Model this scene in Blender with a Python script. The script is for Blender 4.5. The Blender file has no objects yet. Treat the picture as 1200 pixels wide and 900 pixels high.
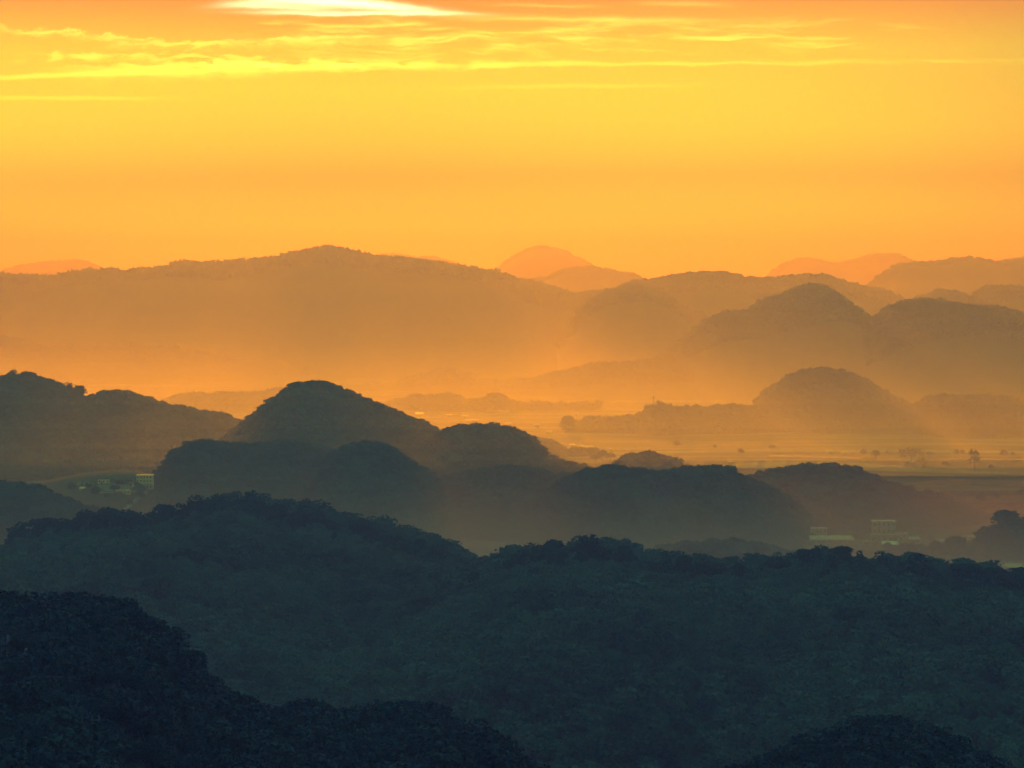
import bpy, math, random
import numpy as np

random.seed(7)
rng = np.random.default_rng(11)
sc = bpy.context.scene
COL = sc.collection
R = math.radians

# ------------------------------------------------------------------ camera
CAM_Z = 220.0
PITCH = 2.19
F = 3400.0                       # focal length in pixels of the 1200 px wide photograph
cam = bpy.data.cameras.new("camera")
cam.sensor_width = 36.0
cam.lens = 36.0 * F / 1200.0
cam.clip_start = 1.0
cam.clip_end = 80000.0
cam_o = bpy.data.objects.new("camera", cam)
cam_o.location = (0, 0, CAM_Z)
cam_o.rotation_euler = (R(90 - PITCH), 0, 0)
COL.objects.link(cam_o)
sc.camera = cam_o

# ------------------------------------------------------------------ sun, sky, exposure
SUN_EL, SUN_AZ = 6.2, -3.4       # ahead of the camera, just above the top of the picture
SUN_STRENGTH = 4.5
SUN_COLOR = (1.0, 0.63, 0.05)
HAZE_DENSITY = 10.0e-4            # dusty air: scatters softly, swallows blue over distance
HAZE_COLOR = (0.090, 0.106, 0.212)
HAZE_ABSORB = (1.0, 0.787, 0.0)
HAZE_G = 0.6
MIST_LAYERS = [(18.0, 1.3e-4), (32.0, 1.1e-4), (46.0, 1.0e-4), (62.0, 1.1e-4), (80.0, 0.8e-4), (102.0, 0.55e-4), (130.0, 0.35e-4), (162.0, 0.15e-4), (205.0, 0.1e-4)]          # sunlit mist over the far plain
MIST_COLOR = (0.85, 0.92, 1.0)
VALLEY_LAYERS = [(12.0, 18.0e-4), (24.0, 14.0e-4), (38.0, 8.5e-4), (52.0, 3.5e-4), (70.0, 1.2e-4)]         # shaded mist between the near hills
VALLEY_COLOR = (1.00, 0.62, 1.00)

sun = bpy.data.lights.new("sun", 'SUN')
sun.energy = SUN_STRENGTH
sun.angle = R(0.25)
sun.color = SUN_COLOR
sun_o = bpy.data.objects.new("sun", sun)
sun_o.rotation_euler = (R(-(90 - SUN_EL)), 0, R(-SUN_AZ))
sun_o.rotation_mode = 'XYZ'
COL.objects.link(sun_o)

world = bpy.data.worlds.new("World")
sc.world = world
world.use_nodes = True
NT = world.node_tree


class N:
    """A tiny expression writer for node sockets."""
    def __init__(self, nt):
        self.nt = nt

    def put(self, s, v):
        if isinstance(v, (int, float)):
            s.default_value = v
        elif isinstance(v, (tuple, list)):
            s.default_value = tuple(v) + ((1.0,) if len(s.default_value) == 4 and len(v) == 3 else ())
        else:
            self.nt.links.new(v, s)

    def m(self, op, a, b=0.0, c=0.0):
        n = self.nt.nodes.new("ShaderNodeMath")
        n.operation = op
        for i, v in enumerate((a, b, c)):
            self.put(n.inputs[i], v)
        return n.outputs[0]

    def v(self, op, a, b=(0, 0, 0)):
        n = self.nt.nodes.new("ShaderNodeVectorMath")
        n.operation = op
        self.put(n.inputs[0], a)
        if op == 'SCALE':
            self.put(n.inputs['Scale'], b)
        else:
            self.put(n.inputs[1], b)
        return n.outputs[0]

    def xyz(self, x, y, z=0.0):
        n = self.nt.nodes.new("ShaderNodeCombineXYZ")
        for i, v in enumerate((x, y, z)):
            self.put(n.inputs[i], v)
        return n.outputs[0]

    def smooth(self, x, a, b, lo=0.0, hi=1.0):
        n = self.nt.nodes.new("ShaderNodeMapRange")
        n.interpolation_type = 'SMOOTHSTEP'
        for k, v in zip(("Value", "From Min", "From Max", "To Min", "To Max"), (x, a, b, lo, hi)):
            self.put(n.inputs[k], v)
        return n.outputs[0]

    def gauss(self, x, c, w):
        d = self.m('DIVIDE', self.m('SUBTRACT', x, c), w)
        return self.m('EXPONENT', self.m('MULTIPLY', self.m('MULTIPLY', d, d), -1.0))

    def noise(self, vec, scale=1.0, detail=4.0, rough=0.55, dist=0.0):
        n = self.nt.nodes.new("ShaderNodeTexNoise")
        self.put(n.inputs['Vector'], vec)
        n.inputs['Scale'].default_value = scale
        n.inputs['Detail'].default_value = detail
        n.inputs['Roughness'].default_value = rough
        n.inputs['Distortion'].default_value = dist
        return n.outputs['Fac']

    def ramp(self, x, stops, interp='B_SPLINE'):
        n = self.nt.nodes.new("ShaderNodeValToRGB")
        e = n.color_ramp.elements
        n.color_ramp.interpolation = interp
        while len(e) < len(stops):
            e.new(0.5)
        for el, (p, c) in zip(e, stops):
            el.position = p
            el.color = tuple(c) + (1.0,)
        self.put(n.inputs[0], x)
        return n.outputs[0]

    def mix(self, f, a, b):
        n = self.nt.nodes.new("ShaderNodeMix")
        n.data_type = 'RGBA'
        self.put(n.inputs[0], f)
        self.put(n.inputs[6], a)
        self.put(n.inputs[7], b)
        return n.outputs[2]


def build_world():
    g = N(NT)
    bg = NT.nodes["Background"]
    bg.inputs[1].default_value = 0.05
    sky = NT.nodes.new("ShaderNodeTexSky")
    sky.sky_type = 'NISHITA'
    sky.sun_disc = False
    sky.sun_elevation = R(SUN_EL)
    sky.sun_rotation = R(SUN_AZ)
    tc = NT.nodes.new("ShaderNodeTexCoord")
    sep = NT.nodes.new("ShaderNodeSeparateXYZ")
    NT.links.new(tc.outputs['Generated'], sep.inputs[0])
    x, y, z = sep.outputs
    yy = g.m('MAXIMUM', y, 0.05)
    a = g.m('MULTIPLY', g.m('DIVIDE', x, yy), 57.3)       # bearing, about degrees, sunward half only
    e = g.m('MULTIPLY', g.m('DIVIDE', z, yy), 57.3)       # elevation, about degrees
    front = g.smooth(y, 0.25, 0.7)
    d = g.m('ABSOLUTE', g.m('SUBTRACT', a, SUN_AZ))
    # warm filter of the low dusty air in the sunward quarter: by elevation 0..8 degrees
    ef = g.m('DIVIDE', e, 8.0)
    near = g.ramp(ef, TINT_NEAR, 'LINEAR')
    far = g.ramp(ef, TINT_FAR, 'LINEAR')
    warm = g.mix(g.smooth(d, 0.0, 13.0), near, far)
    warm = g.v('SCALE', warm, 1.2)
    # clear blue of the high sky away from the sun
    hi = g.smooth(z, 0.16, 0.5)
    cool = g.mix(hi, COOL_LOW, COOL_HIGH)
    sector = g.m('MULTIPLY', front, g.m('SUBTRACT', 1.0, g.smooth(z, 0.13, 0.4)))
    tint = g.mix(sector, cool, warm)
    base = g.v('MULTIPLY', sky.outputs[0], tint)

    # sunlit streaks of thin cloud, laid out by bearing and elevation
    def P(px, py):
        return (px - 600.0) / F * 57.3, (320.0 - py) / F * 57.3
    K = 57.3 / F
    vec = g.xyz(a, e)
    w1 = g.noise(g.xyz(g.m('MULTIPLY', a, 0.35), g.m('MULTIPLY', e, 1.2), 3.1), 1.0, 3)
    w2 = g.noise(g.xyz(g.m('MULTIPLY', a, 1.3), g.m('MULTIPLY', e, 3.0), 7.7), 1.0, 4)
    ew = g.m('ADD', e, g.m('ADD', g.m('MULTIPLY', g.m('SUBTRACT', w1, 0.5), 0.55), g.m('MULTIPLY', g.m('SUBTRACT', w2, 0.5), 0.16)))
    n_a = g.noise(g.xyz(g.m('MULTIPLY', a, 0.55), g.m('MULTIPLY', ew, 5.0), 1.3), 1.0, 6, 0.6)
    n_b = g.noise(g.xyz(g.m('MULTIPLY', a, 1.25), g.m('MULTIPLY', ew, 6.0), 5.9), 1.0, 9, 0.66, 0.35)
    n_c = g.noise(g.xyz(g.m('MULTIPLY', a, 0.25), g.m('MULTIPLY', ew, 9.0), 9.2), 1.0, 5, 0.5)

    def band(px0, px1, sx, py0, py1, sy):
        ax0, ax1 = P(px0, 0)[0], P(px1, 0)[0]
        e1, e0 = P(0, py0)[1], P(0, py1)[1]
        h = g.m('MULTIPLY', g.smooth(a, ax0 - sx * K, ax0 + sx * K), g.smooth(a, ax1 - sx * K, ax1 + sx * K, 1.0, 0.0))
        v = g.m('MULTIPLY', g.smooth(ew, e0 - sy * K, e0 + sy * K), g.smooth(ew, e1 - sy * K, e1 + sy * K, 1.0, 0.0))
        return g.m('MULTIPLY', h, v)

    def streak(px, py, slope, length, thick, curve=0.0):
        ac, ec = P(px, py)
        da = g.m('SUBTRACT', a, ac)
        line = g.m('ADD', g.m('MULTIPLY', da, -slope), g.m('MULTIPLY', g.m('MULTIPLY', da, da), curve))
        dv = g.m('DIVIDE', g.m('SUBTRACT', g.m('SUBTRACT', g.m('ADD', e, g.m('MULTIPLY', g.m('SUBTRACT', w2, 0.5), 0.13)), ec), line), thick * K)
        dh = g.m('DIVIDE', da, length * K)
        r = g.m('ADD', g.m('MULTIPLY', dv, dv), g.m('POWER', g.m('ABSOLUTE', dh), 3.0))
        return g.m('EXPONENT', g.m('MULTIPLY', r, -1.0))

    def addn(*t):
        o = t[0]
        for k in t[1:]:
            o = g.m('ADD', o, k)
        return o

    w3 = g.noise(g.xyz(g.m('MULTIPLY', a, 3.2), g.m('MULTIPLY', e, 6.0), 2.2), 1.0, 5, 0.6)

    def rim(px, py, slope, length, above, below):
        # a sunlit cloud edge: crisp and bumpy on top, fading softly below
        ac, ec = P(px, py)
        da = g.m('SUBTRACT', a, ac)
        bump = g.m('ADD', g.m('MULTIPLY', g.m('SUBTRACT', w3, 0.5), 0.34), g.m('MULTIPLY', g.m('SUBTRACT', w2, 0.5), 0.30))
        dv = g.m('ADD', g.m('ADD', g.m('SUBTRACT', e, ec), g.m('MULTIPLY', da, slope)), bump)
        up = g.m('DIVIDE', g.m('MAXIMUM', dv, 0.0), above * K)
        dn = g.m('DIVIDE', g.m('MINIMUM', dv, 0.0), below * K)
        dh = g.m('DIVIDE', da, length * K)
        r = g.m('ADD', g.m('ADD', g.m('MULTIPLY', up, up), g.m('MULTIPLY', dn, dn)), g.m('POWER', g.m('ABSOLUTE', dh), 4.0))
        return g.m('EXPONENT', g.m('MULTIPLY', r, -1.0))

    bank = addn(
        g.m('MULTIPLY', rim(70, 38, 0.085, 180, 1.6, 6.0), g.smooth(n_b, 0.36, 0.60, 0.25, 1.0)),
        g.m('MULTIPLY', rim(300, 49, -0.03, 120, 1.6, 6.0), g.smooth(n_b, 0.36, 0.60, 0.2, 0.9)),
        g.m('MULTIPLY', rim(200, 66, 0.02, 150, 2.0, 7.0), g.smooth(n_b, 0.42, 0.60, 0.0, 0.9)),
        g.m('MULTIPLY', rim(60, 66, -0.02, 60, 2.0, 6.0), g.smooth(n_b, 0.44, 0.62, 0.0, 0.6)),
    )
    bank_core = addn(
        g.m('MULTIPLY', rim(215, 78, -0.012, 135, 3.0, 12.0), g.smooth(n_b, 0.30, 0.54, 0.35, 1.0)),
        g.m('MULTIPLY', rim(330, 76, 0.005, 110, 2.5, 6.0), g.smooth(n_b, 0.30, 0.54, 0.3, 0.9)),
    )
    wisps = g.m('MULTIPLY', band(330, 1080, 130, 24, 66, 12), g.smooth(n_a, 0.47, 0.72))
    lines = addn(
        g.m('MULTIPLY', streak(440, 77, -0.004, 190, 5.5), g.smooth(n_b, 0.38, 0.58)),
        g.m('MULTIPLY', streak(880, 75, -0.008, 420, 2.6), g.smooth(n_c, 0.35, 0.62, 0.1, 0.55)),
        g.m('MULTIPLY', streak(80, 89, -0.03, 170, 3.0), 0.8),
        g.m('MULTIPLY', streak(60, 116, 0.004, 120, 2.5), 0.45),
        g.m('MULTIPLY', streak(640, 8, 0.02, 60, 2.0), 0.35),
        g.m('MULTIPLY', streak(800, 6, 0.012, 50, 3.0), 0.4),
        g.m('MULTIPLY', streak(690, 24, 0.01, 150, 3.0), 0.55),
        g.m('MULTIPLY', streak(590, 47, 0.0, 190, 8.0), g.smooth(n_a, 0.35, 0.65, 0.0, 0.75)),
        g.m('MULTIPLY', streak(790, 42, 0.0, 120, 9.0), g.smooth(n_a, 0.35, 0.65, 0.0, 0.7)),
        g.m('MULTIPLY', streak(420, 33, 0.01, 70, 2.2, 0.05), 0.55),
        g.m('MULTIPLY', streak(400, 44, -0.01, 60, 2.0), 0.4),
        g.m('MULTIPLY', streak(680, 102, -0.01, 140, 2.5), 0.25),
        g.m('MULTIPLY', streak(320, 28, 0.0, 14, 1.5), 0.4),
    )
    cloud = g.m('MULTIPLY', addn(g.m('MULTIPLY', bank, 0.8), g.m('MULTIPLY', bank_core, 0.8), g.m('MULTIPLY', wisps, 0.6), lines), front)
    lens = g.m('MULTIPLY', addn(streak(385, 3, 0.03, 100, 4.2, -0.03), g.m('MULTIPLY', streak(425, 17, 0.008, 118, 2.4), 0.8), g.m('MULTIPLY', streak(330, 10, 0.03, 60, 3.2), 0.5), g.m('MULTIPLY', streak(440, 10, 0.05, 70, 4.0), 0.45)), front)
    cl = g.v('SCALE', CLOUD_COLOR, g.m('MULTIPLY', cloud, g.smooth(d, 0.0, 16.0, 1.0, 0.55)))
    ln = g.v('SCALE', LENS_COLOR, lens)
    out = g.v('ADD', g.v('ADD', base, cl), ln)
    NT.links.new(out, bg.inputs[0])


# filter of the low air (scaled in build_world)
TINT_NEAR = [(0.0, (0.30, 1.0, 0.03)), (0.15, (0.31, 0.55, 0.02)), (0.25, (0.36, 0.48, 0.015)), (0.36, (0.37, 0.50, 0.015)),
             (0.45, (0.36, 0.52, 0.03)), (0.55, (0.36, 0.44, 0.03)), (0.66, (0.38, 0.25, 0.03)), (1.0, (0.40, 0.30, 0.10))]
TINT_FAR = [(0.0, (0.50, 1.0, 0.10)), (0.15, (0.52, 0.95, 0.09)), (0.25, (0.66, 0.80, 0.06)), (0.36, (0.70, 0.82, 0.08)),
            (0.45, (0.66, 0.75, 0.09)), (0.56, (0.66, 0.70, 0.10)), (0.68, (0.67, 0.40, 0.10)), (1.0, (0.67, 0.50, 0.20))]
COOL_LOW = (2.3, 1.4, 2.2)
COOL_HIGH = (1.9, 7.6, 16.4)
CLOUD_COLOR = (9.0, 17.0, 16.0)
LENS_COLOR = (26.0, 42.0, 130.0)
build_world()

vs = sc.view_settings
vs.view_transform = 'Standard'
vs.look = 'None'
vs.exposure = 0.0
vs.gamma = 1.0
vs.use_curve_mapping = False
sc.cycles.volume_bounces = 0
sc.cycles.max_bounces = 6
sc.cycles.transparent_max_bounces = 96
sc.cycles.diffuse_bounces = 2
sc.cycles.use_denoising = True

# ------------------------------------------------------------------ helpers
SINP, COSP = math.sin(R(PITCH)), math.cos(R(PITCH))


def at(px, py, Y):
    """The point at depth Y that the photograph shows at pixel (px, py)."""
    u = (np.asarray(px, float) - 600.0) / F
    w = (450.0 - np.asarray(py, float)) / F
    dy = COSP + w * SINP
    dz = -SINP + w * COSP
    return u / dy * Y, np.asarray(Y, float) + 0 * u, CAM_Z + dz / dy * Y


def ground_y(py):
    """Depth of the flat plain at the picture row py."""
    w = (450.0 - py) / F
    return CAM_Z * (COSP + w * SINP) / (SINP - w * COSP)


def hash2(ix, iy, seed):
    h = (ix.astype(np.int64) * 374761393 + iy.astype(np.int64) * 668265263 + seed * 1442695041) & 0xFFFFFFFF
    h = ((h ^ (h >> 13)) * 1274126177) & 0xFFFFFFFF
    return ((h ^ (h >> 16)) & 0xFFFF) / 65535.0


def vnoise(x, y, seed=0):
    ix, iy = np.floor(x), np.floor(y)
    fx, fy = x - ix, y - iy
    fx = fx * fx * (3 - 2 * fx)
    fy = fy * fy * (3 - 2 * fy)
    a, b = hash2(ix, iy, seed), hash2(ix + 1, iy, seed)
    c, d = hash2(ix, iy + 1, seed), hash2(ix + 1, iy + 1, seed)
    return (a * (1 - fx) + b * fx) * (1 - fy) + (c * (1 - fx) + d * fx) * fy - 0.5


def fbm(x, y, seed=0, octaves=4):
    s, amp = 0.0, 1.0
    for o in range(octaves):
        s = s + amp * vnoise(x * 2 ** o, y * 2 ** o, seed + o * 17)
        amp *= 0.5
    return s


def mesh_from(name, verts, faces, material, smooth=False):
    """verts (n,3), faces (m,k) arrays -> a mesh datablock."""
    me = bpy.data.meshes.new(name)
    verts = np.ascontiguousarray(verts, np.float32)
    faces = np.ascontiguousarray(faces, np.int32)
    m, k = faces.shape
    me.vertices.add(len(verts))
    me.vertices.foreach_set("co", verts.ravel())
    me.loops.add(m * k)
    me.loops.foreach_set("vertex_index", faces.ravel())
    me.polygons.add(m)
    me.polygons.foreach_set("loop_start", np.arange(0, m * k, k, dtype=np.int32))
    if smooth:
        me.polygons.foreach_set("use_smooth", np.ones(m, bool))
    me.update(calc_edges=True)
    if material:
        me.materials.append(material)
    return me


def link(name, me, parent=None, loc=(0, 0, 0)):
    o = bpy.data.objects.new(name, me)
    o.location = loc
    COL.objects.link(o)
    if parent:
        o.parent = parent
    return o


def tag(o, label=None, cat=None, group=None, kind=None):
    for k, v in (("label", label), ("category", cat), ("group", group), ("kind", kind)):
        if v:
            o[k] = v
    return o


class MB:
    """Collects boxes, prisms and tubes of one part and links them as one mesh."""
    def __init__(self):
        self.v, self.f = [], []

    def poly(self, pts, faces):
        b = len(self.v)
        self.v += [tuple(p) for p in pts]
        self.f += [tuple(i + b for i in f) for f in faces]
        return self

    def box(self, x0, x1, y0, y1, z0, z1):
        return self.poly([(x0, y0, z0), (x1, y0, z0), (x1, y1, z0), (x0, y1, z0), (x0, y0, z1), (x1, y0, z1), (x1, y1, z1), (x0, y1, z1)],
                         [(3, 2, 1, 0), (4, 5, 6, 7), (0, 1, 5, 4), (1, 2, 6, 5), (2, 3, 7, 6), (3, 0, 4, 7)])

    def gable(self, x0, x1, y0, y1, z0, z1):
        ym = (y0 + y1) / 2
        t = 0.25
        pts = []
        for x in (x0, x1):
            pts += [(x, y0, z0), (x, ym, z1), (x, y1, z0), (x, y1, z0 - t), (x, ym, z1 - t), (x, y0, z0 - t)]
        n = 6
        f = [(i, (i + 1) % n, (i + 1) % n + n, i + n) for i in range(n)]
        return self.poly(pts, f + [tuple(range(n))[::-1], tuple(range(n, 2 * n))])

    def tube(self, p0, p1, r0, r1, seg=7):
        p0, p1 = np.array(p0, float), np.array(p1, float)
        d = p1 - p0
        d /= np.linalg.norm(d) + 1e-9
        a = np.cross(d, (0, 0, 1) if abs(d[2]) < 0.9 else (1, 0, 0))
        a /= np.linalg.norm(a)
        b = np.cross(d, a)
        pts = []
        for p, r in ((p0, r0), (p1, r1)):
            for i in range(seg):
                t = 2 * math.pi * i / seg
                pts.append(p + r * (math.cos(t) * a + math.sin(t) * b))
        f = [(i, (i + 1) % seg, (i + 1) % seg + seg, i + seg) for i in range(seg)]
        return self.poly(pts, f + [tuple(range(seg))[::-1], tuple(range(seg, 2 * seg))])

    def mesh(self, name, material):
        me = bpy.data.meshes.new(name)
        me.from_pydata(self.v, [], self.f)
        me.update()
        me.materials.append(material)
        return me

    def build(self, name, material, parent=None, loc=(0, 0, 0)):
        return link(name, self.mesh(name, material), parent, loc)


# ------------------------------------------------------------------ materials
def new_mat(name, rough=0.8, spec=0.2):
    m = bpy.data.materials.new(name)
    m.use_nodes = True
    b = m.node_tree.nodes["Principled BSDF"]
    b.inputs['Roughness'].default_value = rough
    b.inputs['Specular IOR Level'].default_value = spec
    return m, N(m.node_tree), b


def noisy(name, c0, c1, scale, rough=0.8, spec=0.2, detail=4, stretch=(1, 1, 1), metallic=0.0):
    m, g, b = new_mat(name, rough, spec)
    geo = m.node_tree.nodes.new("ShaderNodeNewGeometry")
    vec = g.v('MULTIPLY', geo.outputs['Position'], stretch)
    f = g.smooth(g.noise(vec, scale, detail), 0.3, 0.7)
    g.put(b.inputs['Base Color'], g.mix(f, c0, c1))
    b.inputs['Metallic'].default_value = metallic
    return m


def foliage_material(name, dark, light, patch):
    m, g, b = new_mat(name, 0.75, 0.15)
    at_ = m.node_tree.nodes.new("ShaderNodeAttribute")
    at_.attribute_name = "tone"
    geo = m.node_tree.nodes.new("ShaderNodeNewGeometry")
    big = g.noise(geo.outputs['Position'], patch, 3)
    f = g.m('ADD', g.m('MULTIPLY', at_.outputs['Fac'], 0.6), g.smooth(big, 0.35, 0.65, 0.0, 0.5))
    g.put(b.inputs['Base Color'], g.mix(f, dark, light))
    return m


FOL_NEAR = foliage_material("forest_foliage", (0.003, 0.016, 0.013), (0.054, 0.128, 0.074), 0.012)
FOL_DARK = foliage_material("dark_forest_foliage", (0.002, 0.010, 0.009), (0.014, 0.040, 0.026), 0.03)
FOL_TREE = foliage_material("tree_foliage", (0.005, 0.018, 0.014), (0.020, 0.050, 0.032), 0.02)
BARK = noisy("bark", (0.05, 0.04, 0.03), (0.11, 0.09, 0.07), 3.0)
SOIL = noisy("hill_soil", (0.018, 0.028, 0.018), (0.04, 0.05, 0.03), 0.05)
CONCRETE = noisy("pale_concrete", (0.54, 0.41, 0.33), (0.68, 0.53, 0.44), 0.4)
PLASTER = noisy("white_plaster", (0.78, 0.60, 0.48), (0.86, 0.68, 0.56), 0.5)
BRICK = noisy("brown_brick", (0.22, 0.15, 0.11), (0.34, 0.25, 0.19), 0.6)
ROOF_PALE = noisy("pale_sheet_roof", (0.76, 0.59, 0.48), (0.86, 0.68, 0.57), 0.8, 0.35, 0.5)
ROOF_SHINY = noisy("shiny_sheet_roof", (0.75, 0.74, 0.72), (0.85, 0.84, 0.82), 0.8, 0.33, 0.8, metallic=0.8)
ROOF_TILE = noisy("grey_tile_roof", (0.10, 0.09, 0.085), (0.18, 0.16, 0.15), 1.2)
DARK_GLASS = noisy("dark_window_glass", (0.02, 0.025, 0.03), (0.05, 0.055, 0.06), 0.5, 0.15, 0.5)
METAL = noisy("galvanised_metal", (0.05, 0.05, 0.05), (0.09, 0.09, 0.09), 2.0, 0.5, 0.5)
ROCK = noisy("limestone", (0.03, 0.034, 0.036), (0.20, 0.20, 0.20), 0.9, 0.9, 0.1, 6, (1.6, 1.6, 0.16))
PATH = noisy("dirt_path", (0.30, 0.22, 0.15), (0.42, 0.32, 0.23), 0.1)

# ------------------------------------------------------------------ the plain
def ground_material():
    m, g, b = new_mat("plain_ground", 0.9, 0.1)
    geo = m.node_tree.nodes.new("ShaderNodeNewGeometry")
    p = geo.outputs['Position']
    strips = g.noise(g.v('MULTIPLY', p, (0.0022, 0.028, 1)), 1.0, 4, 0.6)
    blocks = g.noise(g.v('MULTIPLY', p, (0.006, 0.012, 1)), 1.0, 3, 0.5, 0.4)
    f = g.smooth(g.m('ADD', g.m('MULTIPLY', strips, 0.65), g.m('MULTIPLY', blocks, 0.35)), 0.36, 0.64)
    c = g.ramp(f, [(0.0, (0.045, 0.055, 0.028)), (0.4, (0.10, 0.095, 0.05)), (0.65, (0.20, 0.17, 0.09)), (1.0, (0.36, 0.29, 0.16))], 'LINEAR')
    g.put(b.inputs['Base Color'], c)
    return m


def ground():
    xs = np.linspace(-8000, 8000, 161)
    ys = np.linspace(-900, 17500, 185)
    X, Y = np.meshgrid(xs, ys, indexing='ij')
    Z = fbm(X / 400, Y / 400, 3) * 0.8 - 0.6
    v = np.stack([X, Y, Z], -1).reshape(-1, 3)
    nu, nv = X.shape
    i, j = np.meshgrid(np.arange(nu - 1), np.arange(nv - 1), indexing='ij')
    a = (i * nv + j).ravel()
    f = np.stack([a, a + nv, a + nv + 1, a + 1], -1)
    tag(link("ground", mesh_from("ground", v, f, ground_material(), True)), kind="structure")


ground()

# ------------------------------------------------------------------ hills
HILLS = {}


class Hill:
    """A wooded hill whose skyline follows an outline seen at a distance D, rounded off towards and away from the eye."""
    def __init__(self, key, name, D, pts, front, back, tree_h, wob=0.04, rough=0.05, p=1.25, step=2.5, nv=56, seed=1, drop=1.1):
        self.tree_h, self.key, self.D = tree_h, key, D
        px = np.array([q[0] for q in pts], float)
        py = np.array([q[1] for q in pts], float)
        n = max(24, int((px[-1] - px[0]) / step))
        u = np.linspace(px[0], px[-1], n)
        yy = np.interp(u, px, py)
        k = np.array([1, 2, 3, 2, 1.]) / 9
        yy = np.convolve(np.pad(yy, 2, mode='edge'), k, mode='valid')
        Yc = D * (1 + wob * fbm(u / 160.0, u * 0 + seed, seed, 3))
        x, _, z = at(u, yy, Yc)
        z = np.maximum(z - drop * tree_h, -1.0)
        hmax = max(z.max(), 1.0)
        w = 0.45 + 0.55 * np.clip(z / hmax, 0, 1)
        Wf, Wb = front * w, back * w
        t = np.linspace(-1, 1, nv)
        t = np.sign(t) * np.abs(t) ** 1.35
        V = np.where(t < 0, t[None, :] * Wf[:, None], t[None, :] * Wb[:, None])
        g = np.cos(np.abs(t) * math.pi / 2) ** p
        X = x[:, None] + 0 * V
        Y = Yc[:, None] + V
        Zc = z[:, None]
        sc_ = max(40.0, hmax * 0.9)
        bump = fbm(X / sc_, Y / sc_, seed * 31 + 5, 4) * rough * hmax * 2.2
        fade = np.clip(np.abs(t)[None, :] * 3.5, 0, 1) * g[None, :] ** 0.5
        prof = (Zc + 6) * g[None, :] - 6
        Z = prof + np.minimum(bump * fade, 0.55 * (Zc - prof))
        self.X, self.Y, self.Z = X, Y, Z
        self.u, self.t = u, t
        nu = n
        i, j = np.meshgrid(np.arange(nu - 1), np.arange(nv - 1), indexing='ij')
        a = (i * nv + j).ravel()
        f = np.stack([a, a + nv, a + nv + 1, a + 1], -1)
        v = np.stack([X, Y, Z], -1).reshape(-1, 3)
        self.o = tag(link(name, mesh_from(name, v, f, SOIL, True)), kind="structure")
        HILLS[key] = self

    def sample(self, ui, tj):
        """Points at fractional grid coordinates."""
        nu, nv = self.X.shape
        ui = np.clip(ui, 0, nu - 1.001)
        tj = np.clip(tj, 0, nv - 1.001)
        i, j = ui.astype(int), tj.astype(int)
        a, b = (ui - i), (tj - j)
        out = []
        for A in (self.X, self.Y, self.Z):
            out.append((A[i, j] * (1 - a) + A[i + 1, j] * a) * (1 - b) + (A[i, j + 1] * (1 - a) + A[i + 1, j + 1] * a) * b)
        return np.stack(out, -1)

    def tidx(self, t):
        return np.interp(t, self.t, np.arange(len(self.t)))

    def scatter(self, spacing, t0, t1, px0=None, px1=None, r=rng):
        nu, nv = self.X.shape
        u0 = 0 if px0 is None else np.interp(px0, self.u, np.arange(nu))
        u1 = nu - 1 if px1 is None else np.interp(px1, self.u, np.arange(nu))
        j0, j1 = int(self.tidx(t0)), int(math.ceil(self.tidx(t1)))
        i0, i1 = int(u0), int(u1)
        dep = self.Y[i0:i1 + 1, min(j1, nv - 1)] - self.Y[i0:i1 + 1, j0]
        wid = self.X[i1, 0] - self.X[i0, 0]
        n = int(dep.mean() * wid / spacing ** 2)
        # jittered strata
        m = max(1, int(math.sqrt(n * wid / dep.mean())))
        k = max(1, int(n / m))
        a, b = np.meshgrid(np.arange(m), np.arange(k), indexing='ij')
        a = (a.ravel() + r.random(m * k)) / m
        b = (b.ravel() + r.random(m * k)) / k
        ui = i0 + a * (i1 - i0)
        # depth fraction -> t index at that column
        ii = np.clip(np.round(ui).astype(int), 0, nu - 1)
        Yt = self.Y[ii, j0] + b * (self.Y[ii, min(j1, nv - 1)] - self.Y[ii, j0])
        tj = np.empty(len(ui))
        half = (self.Y[ii, -1] - self.Y[ii, (nv - 1) // 2]), (self.Y[ii, (nv - 1) // 2] - self.Y[ii, 0])
        mid = (self.Y[ii, (nv - 1) // 2] + self.Y[ii, nv // 2]) / 2
        tt = np.where(Yt < mid, (Yt - mid) / half[1], (Yt - mid) / half[0])
        tj = self.tidx(np.clip(tt, -1, 1))
        P = self.sample(ui, tj)
        k = P[:, 2] > -3
        self.last_t = tt[k]
        return P[k]

    def hit(self, px, py):
        """Where the line of sight of a pixel meets the near face."""
        best = None
        for Y in np.arange(self.Y.min(), self.Y.max(), 2.0):
            x, y, z = at(px, py, Y)
            iu = np.interp(float(x), self.X[:, 0], np.arange(self.X.shape[0]))
            i = int(round(iu))
            if i <= 0 or i >= self.X.shape[0] - 1:
                continue
            zh = np.interp(Y, self.Y[i], self.Z[i])
            if float(z) <= zh:
                return np.array([float(x), Y, zh])
        return best


L, Rr = -260, 1460               # how far the outlines run past the sides of the picture

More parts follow.
